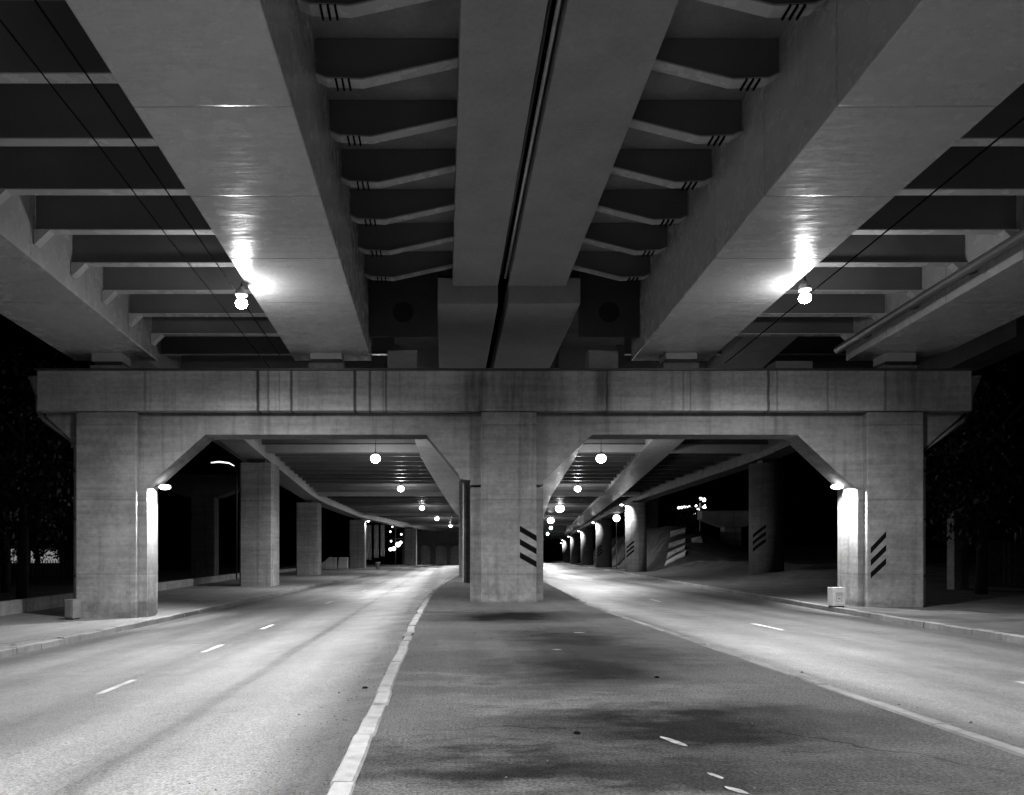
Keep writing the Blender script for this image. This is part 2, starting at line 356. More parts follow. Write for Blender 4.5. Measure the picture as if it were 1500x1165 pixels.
# ------------------------------------------------------------------ the frame pier
pier = thing('bridge_pier', 'wide three-legged concrete frame pier under the cap beam', 'bridge pier', (XC, 27, 0))
ZT, ZM, ZB = 8.04, 6.64, 5.87
m = MB(); m.box(XC-16.2, XC+16.2, 27.0, 29.4, ZM, ZT); part('cap_beam', m, MT['cap'], pier, .03)
m = MB(); m.box(XC-16.28, XC+16.28, 26.94, 29.46, ZT+.002, ZT+.06); part('cap_ledge', m, MT['dark'], pier)
F0, F1 = 27.42, 28.5
poly = [(-14.0, ZM-.002), (-14.0, 6.5), (-12.55, 5.2), (-12.5, 4.0), (-10.47, 4.0), (-10.25, 4.22), (-8.4, ZB), (-.6, ZB), (.53, 4.48), (.6, 4.3), (.94, 4.27), (.94, 4.1), (3.52, 4.1), (3.52, 4.28), (3.54, 4.3), (5.23, ZB),
        (12.44, ZB), (14.2, 4.22), (14.55, 4.0), (16.65, 4.0), (16.7, 5.2), (18.2, 6.5), (18.2, ZM-.002)]
m = MB(); m.prism(poly, F0, F1); part('frame_beam', m, MT['frame'], pier, .025)
def leg(x0, x1, b0, b1, zb, stripes, d0=27.12, back=28.45):
    m = MB(); m.prism([(x0, zb), (x0, ZM-.004), (x1, ZM-.004), (x1, zb)], d0, 29.2)
    m2 = MB(); m2.box(b0, b1, F0+.004, back, zb-.1, 4.02)
    c = part('column', m, MT['column'], pier, .04)
    sub('column_side', m2, MT['column'], pier, c)
    if stripes:
        s = MB()
        for (xa, xb, za, zc, t) in stripes:
            s.hexa([(xa, d0-.004, za-t), (xb, d0-.004, zc-t), (xb, d0+.01, zc-t), (xa, d0+.01, za-t), (xa, d0-.004, za), (xb, d0-.004, zc), (xb, d0+.01, zc), (xa, d0+.01, za)])
        sub('hazard_marking', s, MT['black'], pier, c)
PX = lambda p: (p-650)/1141*27.12
PZ = lambda y: EYE+(815-y)/1141*27.12
leg(PX(111), PX(200), -12.5, -10.44, -.6, None, back=28.3)
leg(PX(705), PX(786), .96, 3.5, -.05, [(PX(761.5), PX(785.9), PZ(770.4+19.3*k), PZ(784.7+19*k), .205) for k in range(3)])
leg(PX(1270), PX(1353), 14.57, 16.62, -.25, [(PX(1275), PX(1297.7), PZ(802.3+18.2*k), PZ(778.4+19.6*k), .21) for k in range(3)])
# bearings on the cap
def pedestal(x0, x1, z1, pad, d0=27.3, d1=28.1):
    m = MB(); m.box(x0, x1, d0, d1, ZT+.061, z1); p = part('bearing_pedestal', m, MT['frame' if pad else 'slab'], pier, .02)
    if pad:
        m = MB(); m.box(x0+.12, x1-.12, d0+.1, d1-.1, z1+.001, z1+.12); sub('bearing_pad', m, MT['rubber'], pier, p)
        m = MB(); m.box(x0+.08, x1-.08, d0-.02, d1, z1+.122, 8.73); sub('sole_plate', m, MT['strip'], pier, p)
for s in (1, -1):
    f = lambda a, b: (XC+a, XC+b) if s > 0 else (XC-b, XC-a)
    pedestal(*f(5.6, 6.85), 8.38, True)
    pedestal(*f(13.3, 14.5), 8.3, True)
    pedestal(*f(3.05, 4.1), 8.93, False, 27.7, 28.3)
    if s > 0: pedestal(*f(10.0, 11.35), 8.72, False, 28.4, 29.2)
# drain pipes
def drain(pts, fx, lb):
    t = thing('drainpipe', lb, 'drainpipe', (pts[-1][0], pts[-1][1], pts[-1][2]), 'drainpipes at the outer columns')
    m = MB(); m.tube(pts, .1, 10); part('pipe', m, MT['pipe'], t)
    m = MB(); m.lathe([(.1, -.3), (.12, -.28), (.3, .25), (.34, .27), (.34, .33), (.28, .33)], (fx, 27.6, 7.6), 12); part('funnel', m, MT['pipe'], t)
    for z in (4.6, 2.9, .9):
        m = MB(); m.lathe([(.1, -.04), (.125, -.035), (.125, .035), (.1, .04)], (pts[-1][0], pts[-1][1], z), 12); part('pipe_collar', m, MT['dark'], t)
drain([(-14.35, 27.6, 7.4), (-14.35, 27.6, 6.75), (-14.1, 27.6, 6.4), (-13.2, 27.6, 5.75), (-13.0, 27.6, 5.4), (-13.0, 27.6, .1), (-13.0, 27.6, -.5)], -14.35, 'drainpipe beside the left outer column of the pier')
drain([(18.65, 27.6, 7.4), (18.65, 27.6, 6.75), (18.4, 27.6, 6.4), (17.15, 27.6, 5.55), (16.95, 27.6, 5.1), (16.95, 27.6, .1), (16.95, 27.6, -.15)], 18.65, 'drainpipe beside the right outer column of the pier')

# ------------------------------------------------------------------ the deck overhead (falls gently away from the viewer)
SL = .048
def ZK(k, d): return EYE + k - SL*d
def beam(x0, x1, d0, d1, k0, k1, mb=None):      # k0 bottom, k1 top
    mb = mb or MB()
    return mb.hexa([(x0,d0,ZK(k0,d0)),(x1,d0,ZK(k0,d0)),(x1,d1,ZK(k0,d1)),(x0,d1,ZK(k0,d1)),(x0,d0,ZK(k1,d0)),(x1,d0,ZK(k1,d0)),(x1,d1,ZK(k1,d1)),(x0,d1,ZK(k1,d1))])
D0, D1 = -16., 28.3
def near_deck(s, label):
    # s = -1 left carriageway, +1 right
    X = lambda a, b: (XC+s*min(a, b) if s > 0 else XC-max(a, b), XC+s*max(a, b) if s > 0 else XC-min(a, b))
    r = thing('bridge_deck', label, 'bridge deck', (XC+s*6, 12, 8), 'viaduct decks over the roads')
    part('box_girder', beam(*X(4.72, 7.5), D0, D1, 8.45, 11.5), MT['girder'], r, .02)
    part('box_girder', beam(*X(12.5, 15.5), D0, D1, 8.45, 11.5), MT['girder'], r, .02)
    part('deck_slab', beam(*X(.35, 18.2), D0, D1, 11.3, 11.6), MT['slab'], r)
    sx = (.3, 1.83) if s < 0 else (2.18, 4.12)
    part('edge_strip', beam(*sx, D0, 26.3, 10.38, 11.29), MT['strip'], r, .015)
    part('edge_beam', beam(*X(17.6, 18.2), D0, D1, 10.7, 11.29), MT['strip'], r)
    d = 27.75
    while d > 3:
        if d > 8:
            xa, xb = X(7.52, 12.48)
            m = beam(xa, xb, d-.012, d+.012, 9.23, 11.28); o = part('crossbeam', m, MT['steel'], r)
            fl = beam(xa, xb, d-.13, d+.13, 9.2, 9.228)
            for e, q in ((xa, 1), (xb, -1)):                       # haunched ends
                fl.hexa([(e, d-.125, ZK(8.85, d-.125)), (e+q*.03, d-.125, ZK(8.85, d-.125)), (e+q*.03, d+.125, ZK(8.85, d+.125)), (e, d+.125, ZK(8.85, d+.125)),
                         (e, d-.125, ZK(9.199, d-.125)), (e+q*.4, d-.125, ZK(9.199, d-.125)), (e+q*.4, d+.125, ZK(9.199, d+.125)), (e, d+.125, ZK(9.199, d+.125))])
            sub('flange', fl, MT['girder'], r, o)
        # tapered bracket that carries the edge strip
        gx, tx = XC+s*4.70, (sx[0]-.002 if s < 0 else sx[1]+.002)
        e = 1 if s < 0 else -1
        L = abs(tx-gx)
        prof = [(0, 10.56), (.22, 10.46), (.95, 10.43), (L, 10.86)]
        m = MB(); vs = []
        for y in (d-.06, d+.06):
            for u, k in prof: vs.append((gx+e*u, y, ZK(k, d)))
            vs.append((tx, y, ZK(11.28, d))); vs.append((gx, y, ZK(11.28, d)))
        m.add(vs, [(0,1,2,3,4,5), (11,10,9,8,7,6)] + [(i, 6+i, 6+(i+1)%6, (i+1)%6) for i in range(6)])
        o = part('bracket', m, MT['bracket'], r)
        m = MB()
        for y0, y1 in ((d-.15, d+.15),):
            top = []; bot = []
            for u, k in prof: top.append((gx+e*u, ZK(k-.002, d))); bot.append((gx+e*u, ZK(k-.04, d)))
            n = 4; vs = [(x, y0, z) for x, z in top+bot] + [(x, y1, z) for x, z in top+bot]
            fs = []
            for i in range(3): fs += [(i, i+1, 8+i+1, 8+i), (4+i, 12+i, 12+i+1, 4+i+1), (i, 4+i, 4+i+1, i+1), (8+i, 8+i+1, 12+i+1, 12+i)]
            fs += [(0, 8, 12, 4), (3, 7, 15, 11)]
            m.add(vs, fs)
        sub('flange', m, MT['girder'], r, o)
        m = MB()
        for u in (.42, .55, .68): beam(gx+e*u-.018, gx+e*u+.018, d-.17, d+.17, 10.36, 10.408, m)
        sub('clamp_strap', m, MT['black'], r, o)
        d -= 1.975
    m = beam(*X(4.72, 7.5), D1+.002, D1+.03, 8.6, 11.3); part('end_plate', m, MT['steel'], r)
    xa, xb = sorted((XC+s*4.69, -.22 if s < 0 else 4.67))
    m = beam(xa, xb, 27.0, 27.06, 8.9, 11.28); cx = (xa+xb)/2
    o = part('end_diaphragm', m, MT['rubber'], r)
    m = MB(); m.loft([[(cx+.36*math.cos(2*PI*k/20), y, ZK(9.75, 27)+.36*math.sin(2*PI*k/20)) for k in range(20)] for y in (26.985, 26.999)]); sub('manhole', m, MT['slot'], r, o)
    return r
near_deck(-1, 'left viaduct deck overhead with box girders and ribs')
near_deck(1, 'right viaduct deck overhead with box girders and ribs')
g = thing('gap_pipe', 'thin pipe running in the dark slot between the two decks', 'pipe', (2.0, 12, 10))
m = MB(); m.tube([(2.07, D0, ZK(10.62, D0)), (2.07, 26.2, ZK(10.62, 26.2))], .045, 8); part('pipe', m, MT['pale_pipe'], g)
m = MB(); m.tube([(1.93, D0, ZK(10.75, D0)), (1.93, 26.2, ZK(10.75, 26.2))], .035, 8); part('pipe', m, MT['dark'], g)
m = beam(1.84, 2.17, D0, 26.2, 10.95, 11.2); part('slot_cover', m, MT['black'], g)
# big service pipe along the outer right girder
sp = thing('service_pipe', 'service pipe on hangers along the outer right girder', 'pipe', (14.2, 12, 8))
m = MB(); m.tube([(14.15, D0, ZK(8.75, D0)), (14.15, 28, ZK(8.75, 28))], .14, 12); part('pipe', m, MT['steel'], sp)
for d in np.arange(8, 28, 2.6):
    m = MB(); m.tube([(14.15, d, ZK(8.58, d)), (14.34, d, ZK(8.66, d)), (14.4, d, ZK(8.85, d)), (14.57, d, ZK(8.9, d))], .03, 6); part('pipe_bracket', m, MT['dark'], sp)
# suspension wires for the lamps
def wire(x, k, d0, d1, lb, r=.018, sag=0):
    m = MB(); m.tube([(x, d, ZK(k, d)-sag*math.sin(PI*((d/7.) % 1))) for d in np.arange(d0, d1+.1, 1.)], r, 6)
    return single('lamp_wire', m, MT['black'], lb, 'wire', group='wires slung under the decks')
wire(-6.25, 8.12, -15, 30, 'outer thin wire slung left of the left girder', .013, .04)
wire(-5.62, 8.18, -15, 27.5, 'inner thin wire slung beside the left girder', .016, .02)
wire(9.75, 8.0, -15, 27.5, 'thin wire slung beside the right girder', .018, .02)

# ------------------------------------------------------------------ the viaduct beyond the pier
Zb = curve([(20,10.45),(26,10.2),(34,9.85),(56,9.05),(88,8.4),(122,8.0),(155,7.8),(200,7.6),(330,7.4)], 3)
FST = [26.5, 28.5] + list(np.arange(30, 100, 3.)) + list(np.arange(100, 301, 8.))
def run(xa, xb, zoff, h, d0=28.5, d1=300, mb=None):
    mb = mb or MB(); st = [d0] + [d for d in FST if d0 < d < d1] + [d1]
    return mb.loft([[(xa(d), d, Zb(d)+zoff), (xb(d), d, Zb(d)+zoff), (xb(d), d, Zb(d)+zoff+h), (xa(d), d, Zb(d)+zoff+h)] for d in st])
def sh(f, k): return lambda d: f(d)+k
lo = curve([(28,-12.6),(56,-13.5),(88,-15.1),(122,-13.5),(155,-7.3),(200,2),(300,26)], 8)
li = curve([(28,-2.1),(56,-1.87),(88,0),(122,2.1),(155,5),(200,11),(300,33)], 6)
ri = curve([(28,7.2),(56,9.7),(88,12.1),(122,15.7),(155,19.5),(200,25),(300,42)], 6)
rm = curve([(28,11.2),(56,14.2),(88,17.9),(122,21.6),(155,25.5),(200,31),(300,48)], 6)
ro = curve([(28,21.5),(56,23.5),(88,22.6),(122,25.3),(155,28.6),(190,32.2),(225,36),(300,50)], 6)
ROWS = [56, 88, 122, 155, 190, 225, 260]
def far_deck(label, loc): return thing('bridge_deck', label, 'bridge deck', loc, 'viaduct decks over the roads')
fl_ = far_deck('left viaduct span beyond the pier with close-set cross ribs', (-6, 60, 8))
part('girder', run(sh(lo, -.8), sh(lo, .8), -.45, 1.9), MT['far_girder'], fl_)
part('girder', run(li, sh(li, 3.2), 0, 1.5, 36), MT['far_girder'], fl_)
m = MB(); run(lambda d: -.2, lambda d: 1.85, .0, .9, 26.5, 40, m); part('girder', m, MT['strip'], fl_, .03)
part('deck_slab', run(sh(lo, -3), sh(li, 3.4), 1.5, .3), MT['slab'], fl_)
part('edge_beam', run(sh(lo, -3.2), sh(lo, -2.7), .9, .59), MT['strip'], fl_)
fr_ = far_deck('right viaduct span beyond the pier with close-set cross ribs', (14, 60, 8))
part('girder', run(sh(ri, -2.6), ri, 0, 1.5, 36), MT['far_girder'], fr_)
part('girder', run(rm, sh(rm, 2.1), 0, 1.5), MT['far_girder'], fr_)
part('girder', run(sh(ro, -.7), sh(ro, .7), -.45, 1.9), MT['shaded_steel'], fr_)  # darker paint carries the shade behind the middle girder
m = MB(); run(lambda d: 2.2, lambda d: 4.65, .0, .9, 26.5, 40, m); part('girder', m, MT['strip'], fr_, .03)
part('deck_slab', run(sh(ri, -2.8), sh(ro, 3), 1.5, .3), MT['slab'], fr_)
def rib(root, fa, fb, d, z0, th, mat, nm='crossbeam', fl=.0, zb=1.49):
    m = MB(); a, b, z = fa(d), fb(d), Zb(d)
    m.box(a, b, d-th/2, d+th/2, z+z0, z+zb)
    if fl: m.box(a, b, d-fl/2, d+fl/2, z+z0-.03, z+z0-.002)
    return part(nm, m, mat, root)
for d in list(np.arange(30.4, 170, 2.65)) + list(np.arange(170, 260, 7)):
    if min(abs(d-r) for r in ROWS) < .9: continue
    rib(fl_, sh(lo, .81), sh(li, -.01), d, .28, .03, MT['steel'], fl=.22)
    if d < 150:
        rib(fr_, sh(ri, .01), sh(rm, -.01), d, .28, .03, MT['steel'], fl=.22)
        if d < 100: rib(fr_, sh(rm, 2.11), sh(ro, -.71), d, .3, .03, MT['shaded_steel'], fl=.2)
for d in ROWS:
    rib(fl_, sh(lo, .82), sh(li, -.02), d, -.03, .7, MT['strip'], 'diaphragm')
    rib(fr_, sh(ri, .02), sh(rm, -.02), d, -.03, .7, MT['strip'], 'diaphragm')
    rib(fr_, sh(rm, 2.12), sh(ro, -.72), d, -.03, .7, MT['strip'], 'diaphragm')

# columns beyond the pier
def far_col(x, d, w, kind, zb, label, stripes=False, top=None):
    zt = (top if top else Zb(d)-.72)
    t = thing('viaduct_column', label, 'column', (x, d, zb), 'viaduct columns beyond the pier')
    mat = MT['dim'] if (x > 20 and d > 100) or d < 60 and x > 20 else MT['far_column']  # dim: same column concrete, with the shade painted into its colour
    m = MB(); h = zt-zb; c = .12
    if kind == 'round': m.lathe([(w, -.3), (w, h)], (x, d, zb), 32)
    else:
        ring = lambda z: [(x-w+c, d-w, z), (x+w-c, d-w, z), (x+w, d-w+c, z), (x+w, d+w-c, z), (x+w-c, d+w, z), (x-w+c, d+w, z), (x-w, d+w-c, z), (x-w, d-w+c, z)]
        m.loft([ring(zb-.3), ring(zt)])
    s = part('shaft', m, mat, t)
    m = MB(); m.box(x-.5, x+.5, d-.5, d+.5, zt+.002, Zb(d)-.452); part('bearing', m, MT['rubber'], t)
    if stripes:
        m = MB()
        for k in range(3):
            z0 = zb+1.6+.5*k; rings = []
            for i in range(9):
                a = math.radians(198+6*i); zz = z0+.09*i; r0, r1 = w+.004, w-.02
                rings.append([(x+r0*math.cos(a), d+r0*math.sin(a), zz), (x+r0*math.cos(a), d+r0*math.sin(a), zz+.26), (x+r1*math.cos(a), d+r1*math.sin(a), zz+.26), (x+r1*math.cos(a), d+r1*math.sin(a), zz)])
            m.loft(rings)
        sub('hazard_marking', m, MT['black'], t, s)
    return t
far_col(-13.5, 57.2, 1.2, 'sq', -.58, 'square column nearest behind the pier beside the left road')
far_col(-15.45, 89.3, 1.25, 'sq', -.56, 'second column from the pier in the left row')
far_col(-13.55, 123, 1.2, 'sq', -.28, 'third column in the left row, with a lamp on its inner side')
far_col(-6.6, 155.8, 1.2, 'sq', -.22, 'fourth column in the left row, before the dark arches')
far_col(2.4, 48, 1.2, 'sq', 0, 'dark column on the median directly behind the pier')
far_col(2.6, 68, 1.25, 'sq', 0, 'second column on the median behind the pier')
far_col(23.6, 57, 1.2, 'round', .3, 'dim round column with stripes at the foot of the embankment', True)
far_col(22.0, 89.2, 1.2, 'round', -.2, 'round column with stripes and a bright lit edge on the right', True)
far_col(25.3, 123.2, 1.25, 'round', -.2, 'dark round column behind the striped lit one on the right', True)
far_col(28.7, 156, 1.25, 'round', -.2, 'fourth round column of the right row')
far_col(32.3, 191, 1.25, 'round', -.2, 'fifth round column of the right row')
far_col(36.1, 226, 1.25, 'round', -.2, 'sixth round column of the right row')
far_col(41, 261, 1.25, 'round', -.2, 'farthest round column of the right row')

# ------------------------------------------------------------------ lamps
def light(name, kind, loc, power, root, r=.12, size=150, blend=.4):
    l = bpy.data.lights.new(name, kind); l.energy = power; l.shadow_soft_size = r
    if kind == 'SPOT': l.spot_size = math.radians(size); l.spot_blend = blend
    o = bpy.data.objects.new(name, l); COL.objects.link(o); o.location = loc; o.parent = root; return o
def make_lamp(mat, drop, r_, down, around):
    r = thing('pendant_lamp', '', 'lamp', (0,0,0), 'pendant lamps over the roads')
    m = MB(); m.lathe([(.02, .46), (.07, .45), (.09, .4), (.13, .38), (.17, .27), (.16, .2), (.05, .2)], n=24); part('lamp_housing', m, MT['shade'], r)
    m = MB(); m.ball((0,0,0), r_, 1, 1, .85, 18, 10); part('bulb', m, mat, r)
    m = MB(); m.tube([(0,0,.46), (0,0,.46+drop)], .02, 6); part('hanger', m, MT['dark'], r)
    light('lamp_beam', 'SPOT', (0,0,-r_-.02), down, r, .12, 168, .9)
    if around: light('lamp_glow', 'POINT', (0,0,-r_-.05), around, r, .16)
    return r
lamp = make_lamp(MT['bulb'], .12, .16, 12500, 0)
lspots = [(-5.5, 21.2, ZK(7.89, 21.2), 'pendant lamp blazing beside the left girder in front of the pier'),
          (9.78, 21.1, ZK(8.0, 21.1), 'pendant lamp blazing beside the right girder in front of the pier'),
          (-5.5, .6, ZK(7.89, .6), 'pendant lamp over the left road behind the viewer'), (9.78, .6, ZK(8.0, .6), 'pendant lamp over the right road behind the viewer')]
for k, (x, y, z, lb) in enumerate(lspots):
    o = lamp if k == 0 else copy_tree(lamp)
    o.location = (x, y, z); o['label'] = lb
    for c in o.children:                          # the right-hand lamps burn a little dimmer, the two over the viewer stronger
        if c.type == 'LIGHT': c.data = c.data.copy(); c.data.energy = 11500*(.78 if x > 0 else 1)*(2.15 if y < 5 else 1)
flamp = make_lamp(MT['far_bulb'], 1.2, .34, 8500, 600)
fspots = [(-4.55, 52, 8.12, 'brightest pendant lamp seen through the left arch, nearest the pier'), (-4.3, 78, 8.35, 'second pendant lamp in the row through the left arch'), (-2.9, 104, 8.05, 'third pendant lamp in the row through the left arch'),
          (-1.15, 131, 7.9, 'fourth pendant lamp in the row through the left arch'), (1.4, 158, 7.8, 'last pendant lamp through the left arch, beside the median column'),
          (10.5, 52, 8.12, 'pendant lamp nearest the pier through the right arch'), (13.4, 78, 8.35, 'second pendant lamp through the right arch'), (15.5, 104, 7.95, 'third pendant lamp through the right arch, in the bright glare'), (18.0, 131, 7.6, 'fourth pendant lamp through the right arch, low over the road'), (22, 160, 7.4, 'fifth pendant lamp through the right arch'), (26, 195, 7.2, 'farthest pendant lamp through the right arch')]
for k, (x, y, z, lb) in enumerate(fspots):
    o = flamp if k == 0 else copy_tree(flamp)
    o.location = (x, y, z); o['label'] = lb
    if x > 15 and y < 140: o.scale = (1.7,)*3

def wall_lamp(mat, s, pw):      # s: direction the head leans out from the wall
    r = thing('wall_lamp', '', 'lamp', (0,0,0), 'lamps on the inner sides of columns')
    m = MB(); m.tube([(0,0,0), (s*.22,0,.06), (s*.34,0,.02)], .03, 8); part('bracket_arm', m, MT['dark'], r)
    m = MB(); m.ball((s*.42, 0, 0), .17, 1.25, .9, .55, 14, 8); part('lamp_head', m, mat, r)
    l = light('lamp_beam', 'SPOT', (s*.52, 0, -.13), pw, r, .06, 128, .45); l.rotation_euler = (0, s*math.radians(36), 0)
    return r
wa = wall_lamp(MT['wbulb'], 1, 2600); wa.location = (-10.42, 27.95, 4.08); wa['label'] = 'lamp on the inner side of the left column of the pier'
wb_ = wall_lamp(MT['wbulb'], -1, 2600); wb_.location = (14.55, 28.0, 4.1); wb_['label'] = 'lamp on the inner side of the right column of the pier'
wc = wall_lamp(MT['fwbulb'], 1, 900); wc.location = (-12.32, 122.8, 7.1); wc['label'] = 'lamp high on the third column of the left row'
first = None
for (x, y, z, lb) in [(20.75, 89, 7.45, 'lamp on the lit edge of the striped round column'), (24.0, 123, 6.9, 'lamp on the second round column from the striped lit one'), (27.4, 156, 6.6, 'lamp on the fourth round column of the right row'),
                      (31, 191, 6.4, 'lamp on the fifth round column of the right row'), (34.8, 226, 6.2, 'lamp on the sixth round column of the right row'), (39.7, 261, 6.0, 'lamp on the farthest round column of the right row')]:
    o = copy_tree(first) if first else wall_lamp(MT['fwbulb'], -1, 2200)
    first = first or o
    o.location = (x, y, z); o['label'] = lb

# ------------------------------------------------------------------ street things
def cabinet(x, y, z, w, dp, h, rz, lb, paint_='cabinet'):
    t = thing('utility_cabinet', lb, 'utility cabinet', (x, y, z), 'small utility cabinets by the outer columns', rz)
    m = MB(); m.box(-w/2, w/2, -dp/2, dp/2, .05, h); part('body', m, MT[paint_], t, .012, False)
    m = MB(); m.box(-w/2-.004, w/2+.004, -dp/2-.004, dp/2+.004, h+.001, h+.03); part('lid', m, MT[paint_], t, .01, False)
    m = MB(); m.box(-w/2+.04, w/2-.04, -dp/2-.012, -dp/2-.001, .1, h-.05); d_ = part('door', m, MT[paint_], t, .006, False)
    m = MB()
    for k in range(3): m.box(-w/2+.09, w/2-.09, -dp/2-.016, -dp/2-.0125, h-.16-.035*k, h-.145-.035*k)
    for (a, b, c, e) in [(-.1, .1, .2, .215), (-.1, .1, .39, .405), (-.1, -.085, .216, .389), (.085, .1, .216, .389), (-.04, .05, .28, .33)]: m.box(a, b, -dp/2-.016, -dp/2-.0125, c, e)
    o = part('label_print', m, MT['cabinet_mark'], d_, 0, False)
    m = MB(); m.box(-w/2+.03, w/2-.03, -dp/2+.03, dp/2-.03, -.05, .049); part('plinth', m, MT['dark'], t, 0, False)
cabinet(13.65, 27.1, -.17, .44, .35, .66, .04, 'pale utility cabinet left of the right outer column')
cabinet(-12.62, 26.5, -.55, .36, .36, .66, -.3, 'grey utility cabinet at the foot of the left outer column', 'grey_cabinet')
# low wall on the left
wl_ = MB(); pts = [(-30, -16), (27, -15.9), (49, -17.8), (75, -19.9), (110, -20.5), (140, -18)]
wx = curve(pts, 3)
wl_.loft([[(wx(d)-.25, d, -.8), (wx(d), d, -.8), (wx(d), d, -.06), (wx(d)-.25, d, -.06)] for d in np.arange(6, 140, 3.)])
single('low_wall', wl_, MT['wall'], 'low concrete wall along the far side of the left pavement', 'wall')
# concrete blocks and bucket on the far left
t = thing('concrete_block', 'pale sloped concrete block lying before the third left column', 'concrete block', (-17, 118, -.3), 'concrete blocks beside the left road')
m = MB(); m.prism([(-19.2, -.3), (-16.2, -.3), (-16.2, 1.4), (-17.2, 1.5), (-18.9, .1)], 117.2, 118.6); part('body', m, MT['block'], t, .05)
m = MB(); m.tube([(-17.1, 117.8, 1.48), (-17.1, 117.8, 1.62), (-16.95, 117.8, 1.62), (-16.95, 117.8, 1.46)], .03, 6); part('lifting_loop', m, MT['dark'], t)
m = MB(); m.prism([(-16.05, -.3), (-14.6, -.3), (-14.6, 1.45), (-15.9, 1.45)], 118.1, 119.4)
single('concrete_block', m, MT['block'], 'square concrete block between the sloped block and the third left column', 'concrete block', (-15.3, 118.7, -.3), 'concrete blocks beside the left road', bevel=.06)
t = thing('plastic_bin', 'small white bin standing past the third left column', 'bin', (-10.0, 118, -.28))
m = MB(); m.lathe([(.28, 0), (.36, .85), (.39, .86), (.39, .93), (.33, .93)], (-10, 118, -.28), 16); part('body', m, MT['cabinet'], t)
m = MB(); m.lathe([(.395, .934), (.3, .99), (.05, 1.02)], (-10, 118, -.28), 16); part('lid', m, MT['cabinet'], t)
# arches of a dark building closing the left view
t = thing('arched_building', 'dim arched wall closing the view down the left road', 'building', (-2, 178, 0))
m = MB()
for i in range(5):
    x0 = -9.5+i*3.4; m.box(x0, x0+.9, 178, 179, -.5, 4.6)
    pts = [(x0+.9, 4.6)] + [(x0+.9+1.25-1.25*math.cos(PI*k/10), 3.2+1.25*math.sin(PI*k/10)) for k in range(11)] + [(x0+3.4, 4.6)]
    m.prism(pts, 178.05, 178.95)
m.box(-9.5, 7.5, 177.9, 179.1, 4.602, 7.4); part('arcade', m, MT['plaster'], t)
m = MB(); m.box(-9.5, 7.5, 180.2, 180.5, -.5, 7.4); part('wall', m, MT['slab'], t)
# hanging tarps lit at the far left
for k, (x, w, lb) in enumerate([(-12.9, .95, 'palest hanging tarp strip right of the third left column'), (-11.6, .8, 'middle pale hanging tarp strip beyond the third left column'), (-10.5, .7, 'right-hand hanging tarp strip, dimmer, beyond the third left column')]):
    m = MB(); n = 14
    m.loft([[(x+w*(i/n-.5)+.03*math.sin(z*2), 134+.12*math.sin(i*1.7)+.08*math.sin(z*1.3+i), z) for i in range(n+1)] + [(x+w*(i/n-.5), 134.03+.12*math.sin(i*1.7), z) for i in range(n, -1, -1)] for z in np.linspace(1.0+.3*k, 7.0, 9)], True, True)
    single('tarp', m, MT['cloth'], lb, 'tarp', (x, 134, 1), 'tarps hanging beyond the third column')
# cluster of distant lamps on a mast
t = thing('lamp_mast', 'mast with a cluster of round lamps seen past the left columns', 'lamp mast', (-9.9, 160, -.3))
m = MB(); m.tube([(-9.9, 160, -.5), (-9.9, 160, 8.4)], .12, 8)
for z in (3.6, 5.2, 7.4): m.tube([(-10.9, 160, z), (-8.6, 160, z)], .05, 6)
part('pole', m, MT['dark'], t)
for (px, py, r) in [(583, 798, .62), (577, 804, .5), (572, 805, .42), (587, 795, .4), (572, 779, .22), (588, 783, .24), (573, 793, .24), (575, 772, .18), (581, 770, .16)]:
    m = MB(); m.ball(((px-650)/1141*159.6, 159.4, EYE+(815-py)/1141*159.6), r*.8, n=12, m=8); part('lamp_head', m, MT['dot'], t)
# globe street lamp on the right
t = thing('street_lamp', 'globe street lamp glowing between the right columns', 'street lamp', (24.5, 110.5, -.17))
m = MB(); m.lathe([(.1, 0), (.06, .4), (.05, 6.7)], (24.5, 110.5, -.2), 10); part('pole', m, MT['dark'], t)
m = MB(); m.ball((24.5, 110.5, 7.0), .5, n=16, m=10); part('globe', m, MT['globe'], t)
# curved street lamp far left
t = thing('street_lamp', 'arched street lamp arm glimmering left of the nearest left column', 'street lamp', (-22, 70, -.5))
m = MB(); m.tube([(-18.6, 70, -.5), (-18.6, 70, 9.3), (-18.8, 70, 9.7)], .07, 8); part('pole', m, MT['dark'], t)
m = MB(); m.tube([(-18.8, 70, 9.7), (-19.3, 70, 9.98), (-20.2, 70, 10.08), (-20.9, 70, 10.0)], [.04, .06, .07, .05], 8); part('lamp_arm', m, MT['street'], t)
# over-cap glimpse of a bright lamp
t = thing('street_lamp', 'lamp head glowing just above the cap beam, right of the middle column', 'street lamp', (12.9, 44, 12))
m = MB(); m.tube([(13.0, 44, 12.0), (12.6, 44, 12.5), (12.2, 44, 12.45)], .06, 8); part('lamp_arm', m, MT['dark'], t)
m = MB(); m.ball((11.85, 44, 12.38), .5, 1, .5, .26, 12, 8); part('lamp_head', m, MT['street'], t)
